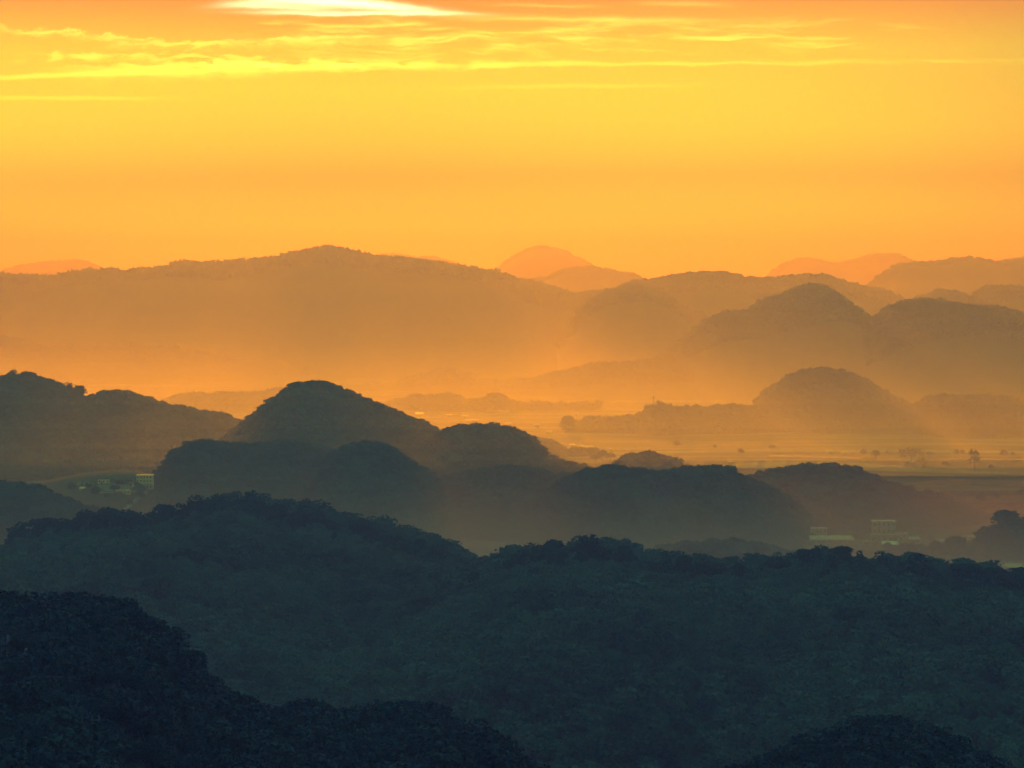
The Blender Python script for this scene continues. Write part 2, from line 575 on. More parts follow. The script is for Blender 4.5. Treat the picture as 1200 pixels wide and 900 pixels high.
# far mountains
Hill("f1a", "mountain", 13000, [(L - 100, 330), (-60, 326), (5, 319), (20, 313), (45, 308), (75, 305), (95, 304), (110, 310), (118, 316), (140, 317), (160, 319), (260, 322), (420, 318), (435, 301), (455, 297), (475, 299), (490, 302), (505, 300), (525, 305), (545, 314), (575, 322), (600, 330)], 2200, 2400, 10.0, wob=0.02, seed=2)
Hill("f1b", "mountain", 12400, [(545, 345), (560, 330), (578, 317), (600, 300), (618, 291), (632, 287), (655, 291), (680, 302), (700, 314), (720, 319), (745, 324), (762, 330), (800, 338), (860, 334), (897, 326), (910, 316), (922, 306), (940, 302), (960, 305), (975, 309), (1000, 304), (1020, 298), (1045, 296), (1062, 303), (1085, 312), (1130, 318), (1180, 305), (1200, 299), (Rr, 318)], 2200, 2400, 10.0, wob=0.02, seed=3)
Hill("f2a", "mountain", 9700, [(420, 350), (520, 322), (560, 324), (620, 328), (645, 323), (662, 315), (690, 312), (715, 316), (740, 320), (758, 328), (790, 342), (860, 360)], 1500, 1500, 9.0, wob=0.02, seed=4)
Hill("f2b", "mountain", 8700, [(985, 372), (1005, 352), (1022, 332), (1040, 317), (1055, 309), (1080, 307), (1100, 306), (1115, 303), (1130, 301), (1150, 304), (1165, 308), (1200, 303), (1280, 296), (Rr, 312)], 1500, 1500, 9.0, wob=0.02, seed=5)
Hill("f3", "mountain", 7900, [(L, 330), (-80, 322), (0, 322), (25, 325), (50, 324), (75, 326), (100, 319), (130, 316), (150, 319), (165, 315), (185, 317), (200, 312), (215, 308), (260, 307), (300, 305), (330, 302), (345, 297), (370, 292), (390, 290), (405, 292), (425, 297), (440, 301), (480, 305), (510, 308), (540, 313), (575, 319), (600, 326), (640, 335), (680, 348), (720, 368), (770, 395)], 1900, 1500, 13, wob=0.03, seed=6)
Hill("f3b", "mountain", 7500, [(470, 390), (520, 362), (570, 350), (620, 344), (655, 347), (690, 340), (720, 338), (745, 342), (780, 350), (830, 380), (860, 400)], 1100, 1000, 8.0, wob=0.02, seed=7)
Hill("f4a", "mountain", 7300, [(640, 395), (680, 368), (712, 342), (740, 330), (760, 328), (790, 322), (820, 319), (850, 318), (872, 324), (900, 326), (935, 322), (960, 321), (980, 327), (1010, 336), (1035, 340), (1052, 350), (1080, 372), (1110, 392)], 1200, 1200, 8.0, wob=0.02, seed=8)
Hill("f4b", "hill", 6600, [(650, 400), (680, 362), (700, 346), (720, 338), (745, 334), (765, 338), (790, 352), (830, 372), (870, 395)], 900, 900, 7.0, wob=0.02, seed=9)
Hill("f4c", "hill", 6700, [(1030, 385), (1060, 358), (1075, 348), (1092, 343), (1105, 339), (1122, 343), (1135, 352), (1150, 341), (1160, 335), (1180, 335), (1200, 336), (1260, 330), (Rr, 345)], 1000, 900, 8.0, wob=0.02, seed=10)
Hill("f5a", "hill", 5600, [(740, 440), (775, 415), (800, 397), (830, 375), (850, 366), (880, 362), (895, 352), (920, 345), (940, 335), (958, 332), (975, 339), (990, 351), (1010, 363), (1030, 382), (1060, 405), (1100, 430)], 850, 800, 7.0, wob=0.02, seed=11)
Hill("f5b", "hill", 5300, [(960, 440), (1000, 402), (1015, 386), (1030, 372), (1050, 358), (1070, 352), (1110, 351), (1140, 358), (1170, 359), (1185, 366), (1200, 378), (1240, 392), (1300, 384), (Rr, 400)], 800, 750, 7.0, wob=0.02, seed=12)
Hill("f6", "hill", 6200, [(L, 380), (-60, 384), (0, 392), (25, 399), (38, 401), (55, 405), (100, 403), (150, 403), (200, 406), (260, 418), (330, 426), (420, 438)], 600, 500, 7.0, wob=0.02, seed=13)
Hill("f7", "hill", 5500, [(430, 458), (470, 446), (500, 436), (520, 431), (540, 435), (575, 448), (600, 448), (640, 440), (680, 430), (700, 426), (740, 425), (770, 419), (790, 418), (808, 428), (825, 434), (850, 428), (880, 442), (910, 458), (960, 470)], 450, 400, 7.0, wob=0.03, seed=14)
# woods and the dome on the plain
Hill("f8", "hill", 4250, [(850, 500), (880, 480), (895, 462), (915, 445), (935, 435), (960, 429), (985, 432), (1010, 442), (1030, 457), (1050, 467), (1075, 477), (1090, 489), (1110, 500)], 260, 260, 7.0, wob=0.02, seed=15)
Hill("f8b", "hill", 4100, [(660, 503), (690, 491), (720, 490), (752, 485), (768, 476), (778, 474), (795, 480), (830, 479), (860, 477), (900, 479), (960, 486), (1030, 492), (1080, 494), (1150, 498), (Rr, 500)], 150, 260, 8.0, wob=0.02, seed=16, step=4)
Hill("f8c", "hill", 4080, [(1060, 490), (1085, 470), (1097, 463), (1120, 464), (1150, 464), (1175, 466), (1200, 469), (1300, 465), (Rr, 478)], 220, 260, 8.0, wob=0.02, seed=17)
Hill("f9a", "hill", 4700, [(430, 486), (455, 472), (480, 465), (510, 463), (530, 461), (545, 470), (560, 472), (575, 463), (590, 464), (603, 474), (640, 472), (672, 478), (700, 486)], 120, 200, 8, wob=0.02, seed=18)
Hill("f9b", "hill", 4700, [(120, 482), (185, 470), (210, 463), (250, 460), (290, 462), (312, 460), (330, 458), (400, 470), (450, 484)], 150, 200, 8, wob=0.02, seed=19)
# karst hills of the middle distance
Hill("m1", "hill", 3400, [(L, 470), (-120, 440), (-40, 450), (0, 444), (15, 437), (35, 440), (60, 448), (75, 455), (90, 459), (102, 469), (110, 461), (130, 455), (155, 460), (180, 470), (200, 476), (230, 483), (250, 485), (265, 492), (285, 500), (320, 540), (340, 575)], 420, 420, 6.5, seed=20, wob=0.02)
Hill("m1b", "hill", 3150, [(200, 585), (240, 535), (262, 512), (280, 498), (300, 484), (320, 466), (340, 452), (365, 446), (385, 448), (410, 459), (440, 471), (470, 484), (500, 496), (520, 508), (560, 520), (610, 550), (650, 570)], 400, 350, 5.0, seed=21, wob=0.015)
Hill("m1c", "hill", 2980, [(440, 560), (490, 524), (515, 508), (532, 501), (550, 499), (578, 500), (600, 506), (618, 512), (635, 526), (652, 540), (680, 544), (700, 554), (730, 570)], 260, 260, 6.5, seed=22, wob=0.015)
Hill("m1d", "hill", 3550, [(570, 550), (600, 517), (625, 512), (650, 518), (670, 530), (683, 542), (700, 555)], 160, 160, 6.5, seed=23, wob=0.015)
Hill("m1e", "hill", 3050, [(690, 566), (715, 551), (732, 537), (760, 532), (785, 536), (802, 546), (825, 560)], 160, 160, 7.0, seed=24, wob=0.015)
Hill("m2", "hill", 2660, [(135, 612), (165, 590), (185, 555), (200, 532), (215, 522), (235, 518), (260, 521), (290, 523), (330, 517), (350, 519), (380, 527), (420, 542), (460, 562), (500, 590), (530, 610)], 300, 280, 5.5, seed=25, wob=0.02)
Hill("m2b", "hill", 2540, [(330, 600), (362, 560), (385, 536), (405, 522), (425, 518), (445, 520), (465, 530), (490, 547), (520, 568), (550, 592), (570, 608)], 260, 220, 5.5, seed=35, wob=0.01)
Hill("m2c", "hill", 2600, [(455, 610), (490, 578), (515, 562), (540, 557), (560, 551), (590, 547), (620, 550), (650, 556), (680, 558), (700, 565), (730, 585), (760, 605)], 240, 220, 5.5, seed=36, wob=0.01)
Hill("m2d", "hill", 2480, [(600, 610), (640, 578), (670, 560), (690, 552), (720, 546), (750, 551), (775, 556), (800, 550), (820, 547), (850, 549), (880, 561), (920, 579), (940, 597), (970, 615)], 240, 220, 5.5, seed=37, wob=0.01)
Hill("m3", "hill", 2640, [(830, 588), (860, 569), (885, 556), (910, 549), (940, 548), (980, 547), (1010, 553), (1040, 563), (1060, 570), (1080, 576), (1110, 583), (1130, 592), (1150, 600), (1168, 612), (1190, 618)], 230, 230, 6.5, seed=26, wob=0.02)
Hill("m4", "hill", 2250, [(L, 590), (-120, 566), (-20, 566), (30, 570), (60, 583), (100, 596), (150, 606), (200, 620)], 240, 260, 6.0, seed=27, wob=0.02)
Hill("m7", "hill", 2560, [(-60, 584), (20, 570), (70, 560), (100, 554), (130, 551), (160, 551), (176, 558), (188, 572), (205, 592)], 250, 120, 0, seed=34, wob=0.0, rough=0.01)
Hill("m5", "hill", 2120, [(690, 680), (735, 661), (765, 647), (800, 638), (835, 634), (880, 637), (930, 647), (990, 656), (1040, 668)], 220, 180, 6.0, seed=28, wob=0.02)
Hill("m6", "hill", 2260, [(1035, 645), (1060, 637), (1095, 633), (1120, 636), (1150, 632), (1165, 618), (1178, 610), (1200, 606), (1260, 600), (1340, 618), (Rr, 640)], 70, 110, 11, seed=29, wob=0.01)
# the two near ridges and the dark shoulders in front of them
Hill("n1", "hill", 1320, [(L, 668), (-90, 660), (-30, 652), (0, 640), (20, 621), (45, 612), (60, 612), (95, 609), (125, 606), (165, 607), (190, 603), (205, 595), (250, 587), (280, 585), (310, 590), (330, 599), (365, 602), (390, 613), (415, 615), (430, 618), (460, 628), (490, 636), (510, 637), (530, 644), (545, 658), (575, 668), (640, 700), (720, 760)], 820, 520, 8.0, seed=30, wob=0.03, rough=0.11)
Hill("n2", "hill", 1150, [(330, 800), (430, 720), (480, 694), (520, 678), (555, 664), (580, 654), (610, 644), (650, 640), (690, 638), (735, 643), (790, 655), (850, 658), (900, 656), (940, 650), (970, 646), (1010, 649), (1040, 653), (1080, 660), (1120, 665), (1160, 672), (1200, 679), (1300, 690), (Rr, 700)], 760, 420, 8.4, seed=31, wob=0.03, rough=0.11)
Hill("n3", "hill", 430, [(L, 716), (-60, 712), (0, 709), (50, 707), (100, 708), (140, 718), (170, 736), (210, 776), (240, 806), (290, 834), (400, 836), (450, 831), (510, 838), (560, 856), (600, 886), (650, 930), (720, 990)], 330, 200, 3.9, seed=32, wob=0.02, rough=0.05)
Hill("n4", "hill", 430, [(780, 990), (850, 935), (900, 905), (960, 876), (1000, 856), (1060, 846), (1110, 860), (1150, 884), (1180, 905), (1240, 935), (Rr, 990)], 330, 200, 3.9, seed=33, wob=0.02, rough=0.05)

# ------------------------------------------------------------------ trees
def crown_leaves(n, lobes, seed, rad=(0.42, 0.42, 0.40), cz=0.60, size=0.11, cone=0.0):
    """n leaf clumps (triangles) spread over the surfaces of several lobes; unit tree height."""
    r = np.random.default_rng(seed)
    cs, rs = [], []
    for k in range(lobes):
        d = r.normal(size=3)
        d /= np.linalg.norm(d)
        q = r.random() ** 0.5
        h = d[2] * 0.5 + 0.5
        k_ = 1 - cone * h
        cs.append((d[0] * rad[0] * 0.62 * q * k_, d[1] * rad[1] * 0.62 * q * k_, cz + d[2] * rad[2] * 0.62 * q))
        rs.append((0.40 + 0.30 * r.random()) * rad[0] * (1 - 0.5 * cone * h))
    cs, rs = np.array(cs), np.array(rs)
    w = rs ** 2 / (rs ** 2).sum()
    li = r.choice(lobes, n, p=w)
    d = r.normal(size=(n, 3))
    d /= np.linalg.norm(d, axis=1)[:, None]
    d[:, 2] = np.where(d[:, 2] < -0.4, -d[:, 2], d[:, 2])
    c = cs[li] + d * (rs[li] * (0.75 + 0.35 * r.random(n)))[:, None] * np.array([1, 1, 0.85])
    nrm = d + 0.7 * r.normal(size=(n, 3))
    nrm /= np.linalg.norm(nrm, axis=1)[:, None]
    a = np.cross(nrm, r.normal(size=(n, 3)))
    a /= np.linalg.norm(a, axis=1)[:, None]
    b = np.cross(nrm, a)
    s = (size * (0.6 + 0.8 * r.random(n)))[:, None]
    tri = np.stack([c + a * s, c - a * s * 0.5 + b * s * 0.87, c - a * s * 0.5 - b * s * 0.87], 1)
    tone = np.clip(0.35 + 0.35 * r.random(n) + 0.0 * d[:, 2], 0, 1)
    return tri.astype(np.float32), tone.astype(np.float32)


def add_tone(me, tone):
    at_ = me.attributes.new("tone", 'FLOAT', 'FACE')
    at_.data.foreach_set("value", np.ascontiguousarray(tone, np.float32))


def crown_mesh(name, tri, tone):
    n = len(tri)
    me = mesh_from(name, tri.reshape(-1, 3), np.arange(n * 3).reshape(n, 3), FOL_TREE)
    add_tone(me, tone)
    return me


def trunk_mesh(seed, lean=0.04):
    r = random.Random(seed)
    m = MB()
    x1, y1 = r.uniform(-lean, lean), r.uniform(-lean, lean)
    m.tube((0, 0, -0.12), (x1, y1, 0.35), 0.035, 0.024)
    m.tube((x1, y1, 0.34), (x1 * 1.6, y1 * 1.6, 0.72), 0.024, 0.008)
    for k in range(4):
        t = k * 1.6 + r.uniform(0, 0.8)
        z = 0.32 + 0.07 * k
        m.tube((x1, y1, z), (x1 + 0.24 * math.cos(t), y1 + 0.24 * math.sin(t), z + 0.2), 0.014, 0.005, 5)
    return m.mesh("trunk", BARK)


FAT = [crown_leaves(460, 9, s, (0.46, 0.46, 0.38), 0.62, 0.075) for s in (1, 2, 3)]
TALL = [crown_leaves(420, 9, s, (0.34, 0.34, 0.42), 0.60, 0.07) for s in (4, 5)]
SPIRE = [crown_leaves(380, 10, s, (0.27, 0.27, 0.46), 0.56, 0.065, 0.75) for s in (6, 7)]
SPARSE = [crown_leaves(190, 7, s, (0.44, 0.44, 0.40), 0.60, 0.06) for s in (8, 9)]
KINDS = {}
for nm, grp in (("fat", FAT), ("tall", TALL), ("spire", SPIRE), ("sparse", SPARSE)):
    KINDS[nm] = [(crown_mesh("crown", *c), trunk_mesh(i * 7 + len(nm))) for i, c in enumerate(grp)]


def tree(p, h, kind, label, group=None, w=1.0, name="tree", cat="tree"):
    root = bpy.data.objects.new(name, None)
    root.empty_display_size = 0.5
    root.location = p
    root.rotation_euler = (0, 0, random.uniform(0, 6.28))
    root.scale = (h * w, h * w, h)
    COL.objects.link(root)
    tag(root, label, cat, group)
    cm, tm = random.choice(KINDS[kind])
    link("crown", cm, root)
    link("trunk", tm, root)
    return root


def ridge_points(H, px0, px1, step, t=(-0.03, 0.03)):
    out = []
    x = px0
    while x < px1:
        ui = np.array([np.interp(x, H.u, np.arange(len(H.u)))])
        tj = H.tidx(np.array([random.uniform(*t)]))
        out.append((x, H.sample(ui, tj)[0]))
        x += step * random.uniform(0.65, 1.35)
    return out


TREES_AT = []          # (x, y) of every single tree, kept clear of the mass of the wood


def ridge_trees(key, px0, px1, step, h, kinds, label, group, hvar=0.5, t=(-0.02, 0.02)):
    H = HILLS[key]
    for x, p in ridge_points(H, px0, px1, step, t):
        hh = h * random.uniform(1 - hvar, 1 + hvar)
        tree(p, hh, random.choice(kinds), label, group, random.uniform(0.9, 1.25))
        TREES_AT.append(p)


def at_pixel(key, px, t=0.0):
    H = HILLS[key]
    ui = np.array([np.interp(px, H.u, np.arange(len(H.u)))])
    return H.sample(ui, H.tidx(np.array([t])))[0]


# trees one can tell apart on the near skyline
def hero(key, px, top, kind, w, label):
    """A tree at px on a hill's crest whose tip stands at the picture row top."""
    p = at_pixel(key, px)
    _, _, zt = at(px, top, p[1])
    h = max(3.0, float(zt) - p[2])
    tree(p, h, kind, label, None, w)
    TREES_AT.append(p)


hero("n1", 47, 604, "tall", 1.1, "pointed tree where the near ridge starts to drop at its outer end")
hero("n1", 25, 615, "fat", 1.3, "broad low tree at the outer foot of the near ridge, before the pointed tree")
hero("n1", 104, 596, "fat", 1.2, "first of three round trees on the near ridge below the village, smallest one")
hero("n1", 130, 593, "fat", 1.3, "middle and largest of three round dark trees on the near ridge below the village")
hero("n1", 153, 596, "fat", 1.25, "last of three round trees on the near ridge, beside the dip before the summit")
hero("n1", 176, 599, "sparse", 1.2, "thin open tree in the dip between three round trees and the wooded summit")
hero("n1", 193, 586, "tall", 1.0, "small tree sticking up at the step below the near ridge's wooded summit")
hero("n1", 303, 578, "tall", 0.9, "upright tree at the far end of the near ridge's flat summit")
hero("n1", 360, 591, "fat", 1.4, "broad feathery tree on the first knob below the near ridge's summit")
hero("n1", 421, 604, "tall", 1.1, "pointed tree on the second knob down the near ridge")
hero("n1", 553, 652, "sparse", 1.5, "lone open tree in the saddle between the two near ridges")
hero("n2", 653, 634, "fat", 1.2, "rounded tree on the top of the darker near ridge, above the saddle")
hero("n2", 690, 631, "fat", 1.3, "tallest clump on the domed end of the darker near ridge")
hero("n2", 955, 638, "spire", 1.5, "first dark pointed tree on the near ridge just below the long low hall")
hero("n2", 993, 637, "spire", 1.6, "largest dark pointed tree on the near ridge between long hall and tall block")
hero("n2", 1070, 646, "tall", 1.1, "dark tree sticking up alone on the near ridge below the bright shed roof")
hero("n2", 1124, 655, "tall", 1.0, "spiky tree on the falling end of the near ridge, first of two neighbours")
hero("n2", 1139, 656, "tall", 1.1, "spiky tree on the falling end of the near ridge, second of two neighbours")
hero("n2", 1164, 662, "fat", 1.1, "bushy tree low on the falling end of the near ridge")
hero("n2", 1195, 668, "fat", 1.2, "dark tree where the near ridge leaves the picture, in front of a pale roof")
hero("m1", 15, 433, "sparse", 1.3, "ragged open tree on the summit of the tall karst hill at the picture's edge")
hero("m1", 80, 447, "sparse", 1.2, "lone tree leaning out of the slope before the notch between two karst hills")
hero("m1", 93, 452, "fat", 1.2, "round tree at the very edge of the notch between two karst hills")
hero("m6", 1184, 599, "fat", 1.9, "great rounded tree crowning the wooded knoll beside the plain")
hero("m6", 1154, 620, "fat", 1.1, "round tree one step down from the knoll's great tree")
hero("m6", 1119, 627, "fat", 1.2, "double-headed dark tree alone on the plain between pale buildings and knoll")

ridge_trees("n1", -10, 188, 8.5, 8.2, ["fat", "tall", "fat"], "small dark broadleaf tree on the low outer part of the near ridge", "trees along the near ridge's outer part")
ridge_trees("n1", 189, 335, 7.5, 8.0, ["fat", "fat", "sparse"], "dark broadleaf tree on the flat summit of the near ridge", "trees on the near ridge's summit")
ridge_trees("n1", 336, 575, 7.5, 7.4, ["fat", "fat", "tall"], "small dark tree on the slope from the near summit down to the saddle", "trees down to the saddle")
ridge_trees("n2", 556, 745, 7.5, 7.4, ["fat", "fat", "tall"], "leafy dark tree along the domed end of the darker near ridge", "trees on the domed near ridge")
ridge_trees("n2", 746, 935, 8.0, 7.2, ["tall", "fat", "sparse"], "thin-topped tree along the low middle of the darker near ridge", "trees on the near ridge's low middle")
ridge_trees("n2", 936, 1210, 7.5, 8.4, ["spire", "tall", "spire", "fat"], "pointed dark tree on the near ridge below the pale buildings", "pointed trees below the pale buildings")
ridge_trees("m6", 1040, 1160, 8.0, 8.5, ["fat", "tall"], "misty tree of the thicket on the plain between pale buildings and knoll", "thicket trees on the plain", 0.3, (-0.6, 0.2))
ridge_trees("m6", 1155, 1205, 7.0, 9.5, ["fat"], "misty tree on the wooded knoll beside the plain", "trees on the knoll", 0.2, (-0.5, 0.2))


ridge_trees("m1", -10, 104, 8.0, 9.0, ["sparse", "fat", "tall"], "ragged tree on the first summit of the twin-peaked karst hill", "trees on the karst hill's first summit", 0.4, (-0.02, 0.02))
ridge_trees("m3", 905, 1160, 10.0, 7.5, ["fat", "tall"], "tree along the crest of the long hill sloping down behind the pale buildings", "trees on the long sloping hill", 0.4, (-0.02, 0.02))


def near_forest(key, name, label, spacing, t0, t1, h, nleaf, px0=None, px1=None, protos=None, size=0.1, clear=2.2, group=None):
    H = HILLS[key]
    P = H.scatter(spacing, t0, t1, px0, px1)
    T = H.last_t
    if len(TREES_AT):
        A = np.array([q[:2] for q in TREES_AT])
        # leave room for the single trees
        keep = np.ones(len(P), bool)
        for q in A:
            keep &= ((P[:, 0] - q[0]) ** 2 + (P[:, 1] - q[1]) ** 2) > clear ** 2
        P, T = P[keep], T[keep]
    for q, rad in CLEARINGS:
        keep = ((P[:, 0] - q[0]) ** 2 + (P[:, 1] - q[1]) ** 2) > rad ** 2
        P, T = P[keep], T[keep]
    n = len(P)
    sizes = h * (0.55 + 1.15 * rng.random(n) ** 2.4) * np.where((np.abs(T) < 0.10) & (key in ("n1", "n2", "m1", "m3", "m6")), 0.72, 1.0) * (1 + 0.35 * fbm(P[:, 0] / 45, P[:, 1] / 45, 9, 2))
    rot = rng.random(n) * 6.283
    which = rng.integers(0, len(protos), n)
    tris, tones = [], []
    for k, (tri, tone) in enumerate(protos):
        m = which == k
        if not m.any():
            continue
        c, s = np.cos(rot[m])[:, None], np.sin(rot[m])[:, None]
        q = tri.reshape(-1, 3)
        S = sizes[m][:, None]
        wd = (0.95 + 0.5 * rng.random(m.sum()))[:, None]
        X = (q[:, 0] * c - q[:, 1] * s) * S * wd + P[m, 0][:, None]
        Y = (q[:, 0] * s + q[:, 1] * c) * S * wd + P[m, 1][:, None]
        Z = q[:, 2] * S + P[m, 2][:, None]
        tris.append(np.stack([X, Y, Z], -1).reshape(-1, 3))
        tt = np.clip(tone[None, :] * 0.8 + (rng.random(m.sum())[:, None] - 0.5) * 0.9, 0, 1)
        tones.append(tt.ravel())
    V = np.concatenate(tris)
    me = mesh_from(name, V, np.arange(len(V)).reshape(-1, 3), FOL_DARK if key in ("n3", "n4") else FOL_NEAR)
    add_tone(me, np.concatenate(tones))
    o = link(name, me)
    tag(o, label, "forest", group, "stuff")
    return n


CLEARINGS = []
# pale limestone faces showing through the trees of the nearest shoulder
def outcrop(px, py, w, h, label, seed):
    p = HILLS["n3"].hit(px, py)
    if p is None:
        return
    r = random.Random(seed)
    root = bpy.data.objects.new("rock_outcrop", None)
    root.location = p
    COL.objects.link(root)
    tag(root, label, "rock")
    k = max(2, int(w / 0.8))
    for i in range(k):
        x = (i + 0.5) / k * w - w / 2 + r.uniform(-0.2, 0.2)
        hh = h * r.uniform(0.5, 1.0)
        ww = w / k * r.uniform(0.5, 0.95)
        segs, ring = 7, 7
        pts, fs = [], []
        for s in range(segs + 1):
            z = -1.5 + (hh + 1.5) * s / segs
            for q in range(ring):
                t = 2 * math.pi * q / ring
                rr = ww * (0.6 + 0.35 * r.random()) * (1.0 if s < segs else 0.4)
                pts.append((x + rr * math.cos(t), rr * 0.8 * math.sin(t) + r.uniform(-0.15, 0.15), z))
        for s in range(segs):
            for q in range(ring):
                a = s * ring + q
                b = s * ring + (q + 1) % ring
                fs.append((a, b, b + ring, a + ring))
        fs.append(tuple(range(segs * ring, segs * ring + ring)))
        m = MB()
        m.poly(pts, fs)
        m.build("rock_face", ROCK, root)
    for k in range(6):
        CLEARINGS.append(((p[0], p[1] - 0.5 - 1.3 * k), max(1.2, w * 0.5)))


outcrop(7, 782, 0.9, 4.6, "tall narrow pale limestone streak at the edge of the nearest dark hillside", 1)
outcrop(23, 785, 1.0, 2.0, "short stubby pale limestone pair beside the tall narrow streak", 2)
outcrop(35, 785, 1.5, 3.6, "grey limestone columns, innermost of the three upper rocks on the nearest hillside", 3)
outcrop(136, 815, 0.9, 2.4, "faint thin rock line slanting down the middle of the dark hillside", 4)
outcrop(164, 860, 1.3, 3.0, "lowest pale rock face on the nearest hillside, by the picture's bottom", 5)

small = [crown_leaves(320, 9, s, (0.48, 0.48, 0.40), 0.57, 0.070) for s in (21, 22, 23, 24)]
fine = [crown_leaves(520, 9, s, (0.50, 0.50, 0.40), 0.55, 0.058) for s in (25, 26, 27, 28)]
mid = [crown_leaves(60, 6, s, (0.50, 0.50, 0.42), 0.55, 0.17) for s in (31, 32, 33)]
far_ = [crown_leaves(26, 4, s, (0.52, 0.52, 0.45), 0.55, 0.25) for s in (41, 42, 43)]
spiky = [crown_leaves(16, 4, s, (0.34, 0.34, 0.5), 0.55, 0.26, 0.7) for s in (44, 45, 46)]

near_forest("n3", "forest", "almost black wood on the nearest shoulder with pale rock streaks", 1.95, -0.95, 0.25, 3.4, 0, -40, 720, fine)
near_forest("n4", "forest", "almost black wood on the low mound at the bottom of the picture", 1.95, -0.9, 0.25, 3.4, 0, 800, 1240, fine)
near_forest("n1", "forest", "dark teal wood covering the near ridge with the flat summit", 3.7, -0.85, 0.18, 6.6, 0, -40, 720, small)
near_forest("n2", "forest", "dark teal wood covering the long darker near ridge", 3.5, -0.8, 0.18, 6.2, 0, 330, 1250, small)
near_forest("m4", "forest", "grey misty wood on the low hill under the edge of the village", 4.2, -0.9, 0.3, 6.0, 0, -60, 200, mid)
near_forest("m5", "forest", "faint misty wood of the low mound just behind the darker near ridge", 4.2, -0.9, 0.3, 6.0, 0, None, None, mid)
near_forest("m6", "forest", "misty wood of the knoll and thicket between pale buildings and plain", 6.0, -0.95, 0.5, 8, 0, None, 1260, mid)
near_forest("m2", "forest", "grey blue wood on the long flat-topped low karst hill above the village", 4.0, -0.95, 0.25, 5.5, 0, None, None, mid)
near_forest("m2b", "forest", "grey blue wood on the round hump in front of the big cone", 4.0, -0.95, 0.25, 5.5, 0, None, None, mid)
near_forest("m2c", "forest", "grey blue wood on the low hump below the lumpy hill", 4.0, -0.95, 0.25, 5.5, 0, None, None, mid)
near_forest("m2d", "forest", "grey blue wood on the long double hump before the small hazy dome", 4.0, -0.95, 0.25, 5.5, 0, None, None, mid)
near_forest("m3", "forest", "dark wood on the long low hill that slopes down behind the pale buildings", 4.2, -0.95, 0.25, 6.5, 0, None, None, mid)
near_forest("m1", "forest", "dark wood on the tall twin-peaked karst hill with a notch", 4.4, -0.95, 0.22, 6.5, 0, -60, None, mid)
near_forest("m1b", "forest", "dark wood on the big smooth cone-shaped karst hill", 4.0, -0.95, 0.22, 5.0, 0, None, None, mid)
near_forest("m1c", "forest", "dark wood on the lumpy hill at the foot of the big cone", 4.2, -0.95, 0.22, 6.5, 0, None, None, mid)
near_forest("m1d", "forest", "brownish hazy wood on the small hill peeping out behind the lumpy hill", 4.4, -0.9, 0.25, 6.5, 0, None, None, mid)
near_forest("m1e", "forest", "small hazy dome of trees alone in front of the golden plain", 4.4, -0.9, 0.3, 7.0, 0, None, None, mid)
near_forest("f8", "forest", "orange hazy wood on the dome-shaped hill on the plain", 5.5, -0.95, 0.25, 7.0, 0, None, None, far_)
near_forest("f8b", "forest", "hazy belt of trees along the far side of the golden plain", 5.5, -0.9, 0.4, 8.0, 0, None, 1260, far_)
near_forest("f8c", "forest", "hazy wood with pale patches beyond the plain, past the dome-shaped hill", 6.0, -0.9, 0.3, 8.0, 0, None, 1260, far_)
near_forest("f9a", "forest", "hazy lumpy woods around the far settlement with glinting roofs", 6.5, -0.9, 0.4, 8.0, 0, None, None, far_)
near_forest("f9b", "forest", "pale orange strip of wood showing between the two karst hills", 6.5, -0.9, 0.3, 8.0, 0, None, None, far_)
near_forest("f7", "forest", "faint orange wood on the low hills in front of the far peaks", 7.0, -0.6, 0.2, 7.0, 0, None, None, far_)
near_forest("f6", "forest", "very faint wood on the low hills under the long far ridge", 8.0, -0.5, 0.2, 7.0, 0, -60, None, far_)
near_forest("f5a", "forest", "brown hazy wood on the two-stepped peak above the dome-shaped hill", 8.5, -0.45, 0.15, 7.0, 0, None, None, far_)
near_forest("f5b", "forest", "brown hazy wood on the broad flat-topped peak by the picture's edge", 8.5, -0.45, 0.15, 7.0, 0, None, 1260, far_)
near_forest("f4a", "forest", "orange hazy wood on the long skyline ridge of the middle peaks", 10.0, -0.3, 0.12, 8.0, 0, None, None, far_)
near_forest("f4b", "forest", "orange hazy wood on the rounded shoulder below the middle skyline", 10.0, -0.3, 0.12, 7.0, 0, None, None, far_)
near_forest("f4c", "forest", "orange hazy wood on the small double peak above the flat-topped one", 10.0, -0.3, 0.12, 8.0, 0, None, 1260, far_)
near_forest("f3", "forest", "spiky conifer wood on the long far ridge that fills one half of the skyline", 11.0, -0.25, 0.10, 15.0, 0, -60, None, spiky)
near_forest("f3b", "forest", "faint wood on the lower end of the long far ridge", 11.0, -0.3, 0.12, 8.0, 0, None, None, far_)
near_forest("f2b", "forest", "olive hazy wood on the far three-humped mountain by the picture's edge", 12.0, -0.12, 0.08, 9.0, 0, None, 1260, far_)
near_forest("f2a", "forest", "pale orange wood on the foothill of the farthest round peak", 12.0, -0.12, 0.08, 9.0, 0, None, None, far_)
near_forest("f1b", "forest", "pale orange wood on the farthest round peak and twin peaks", 16.0, -0.10, 0.06, 10.0, 0, None, 1260, far_)
near_forest("f1a", "forest", "pale orange wood on the farthest hills behind the long ridge", 16.0, -0.10, 0.06, 10.0, 0, -60, None, far_)

# ------------------------------------------------------------------ trees and fields on the plain
def plain_tree(px, base, top, kind, w, label, group=None):
    Y = ground_y(base)
    x, _, _ = at(px, base, Y)
    _, _, z = at(px, top, Y)
    return tree((float(x), Y, -0.6), float(z) + 0.6, kind, label, group, w)


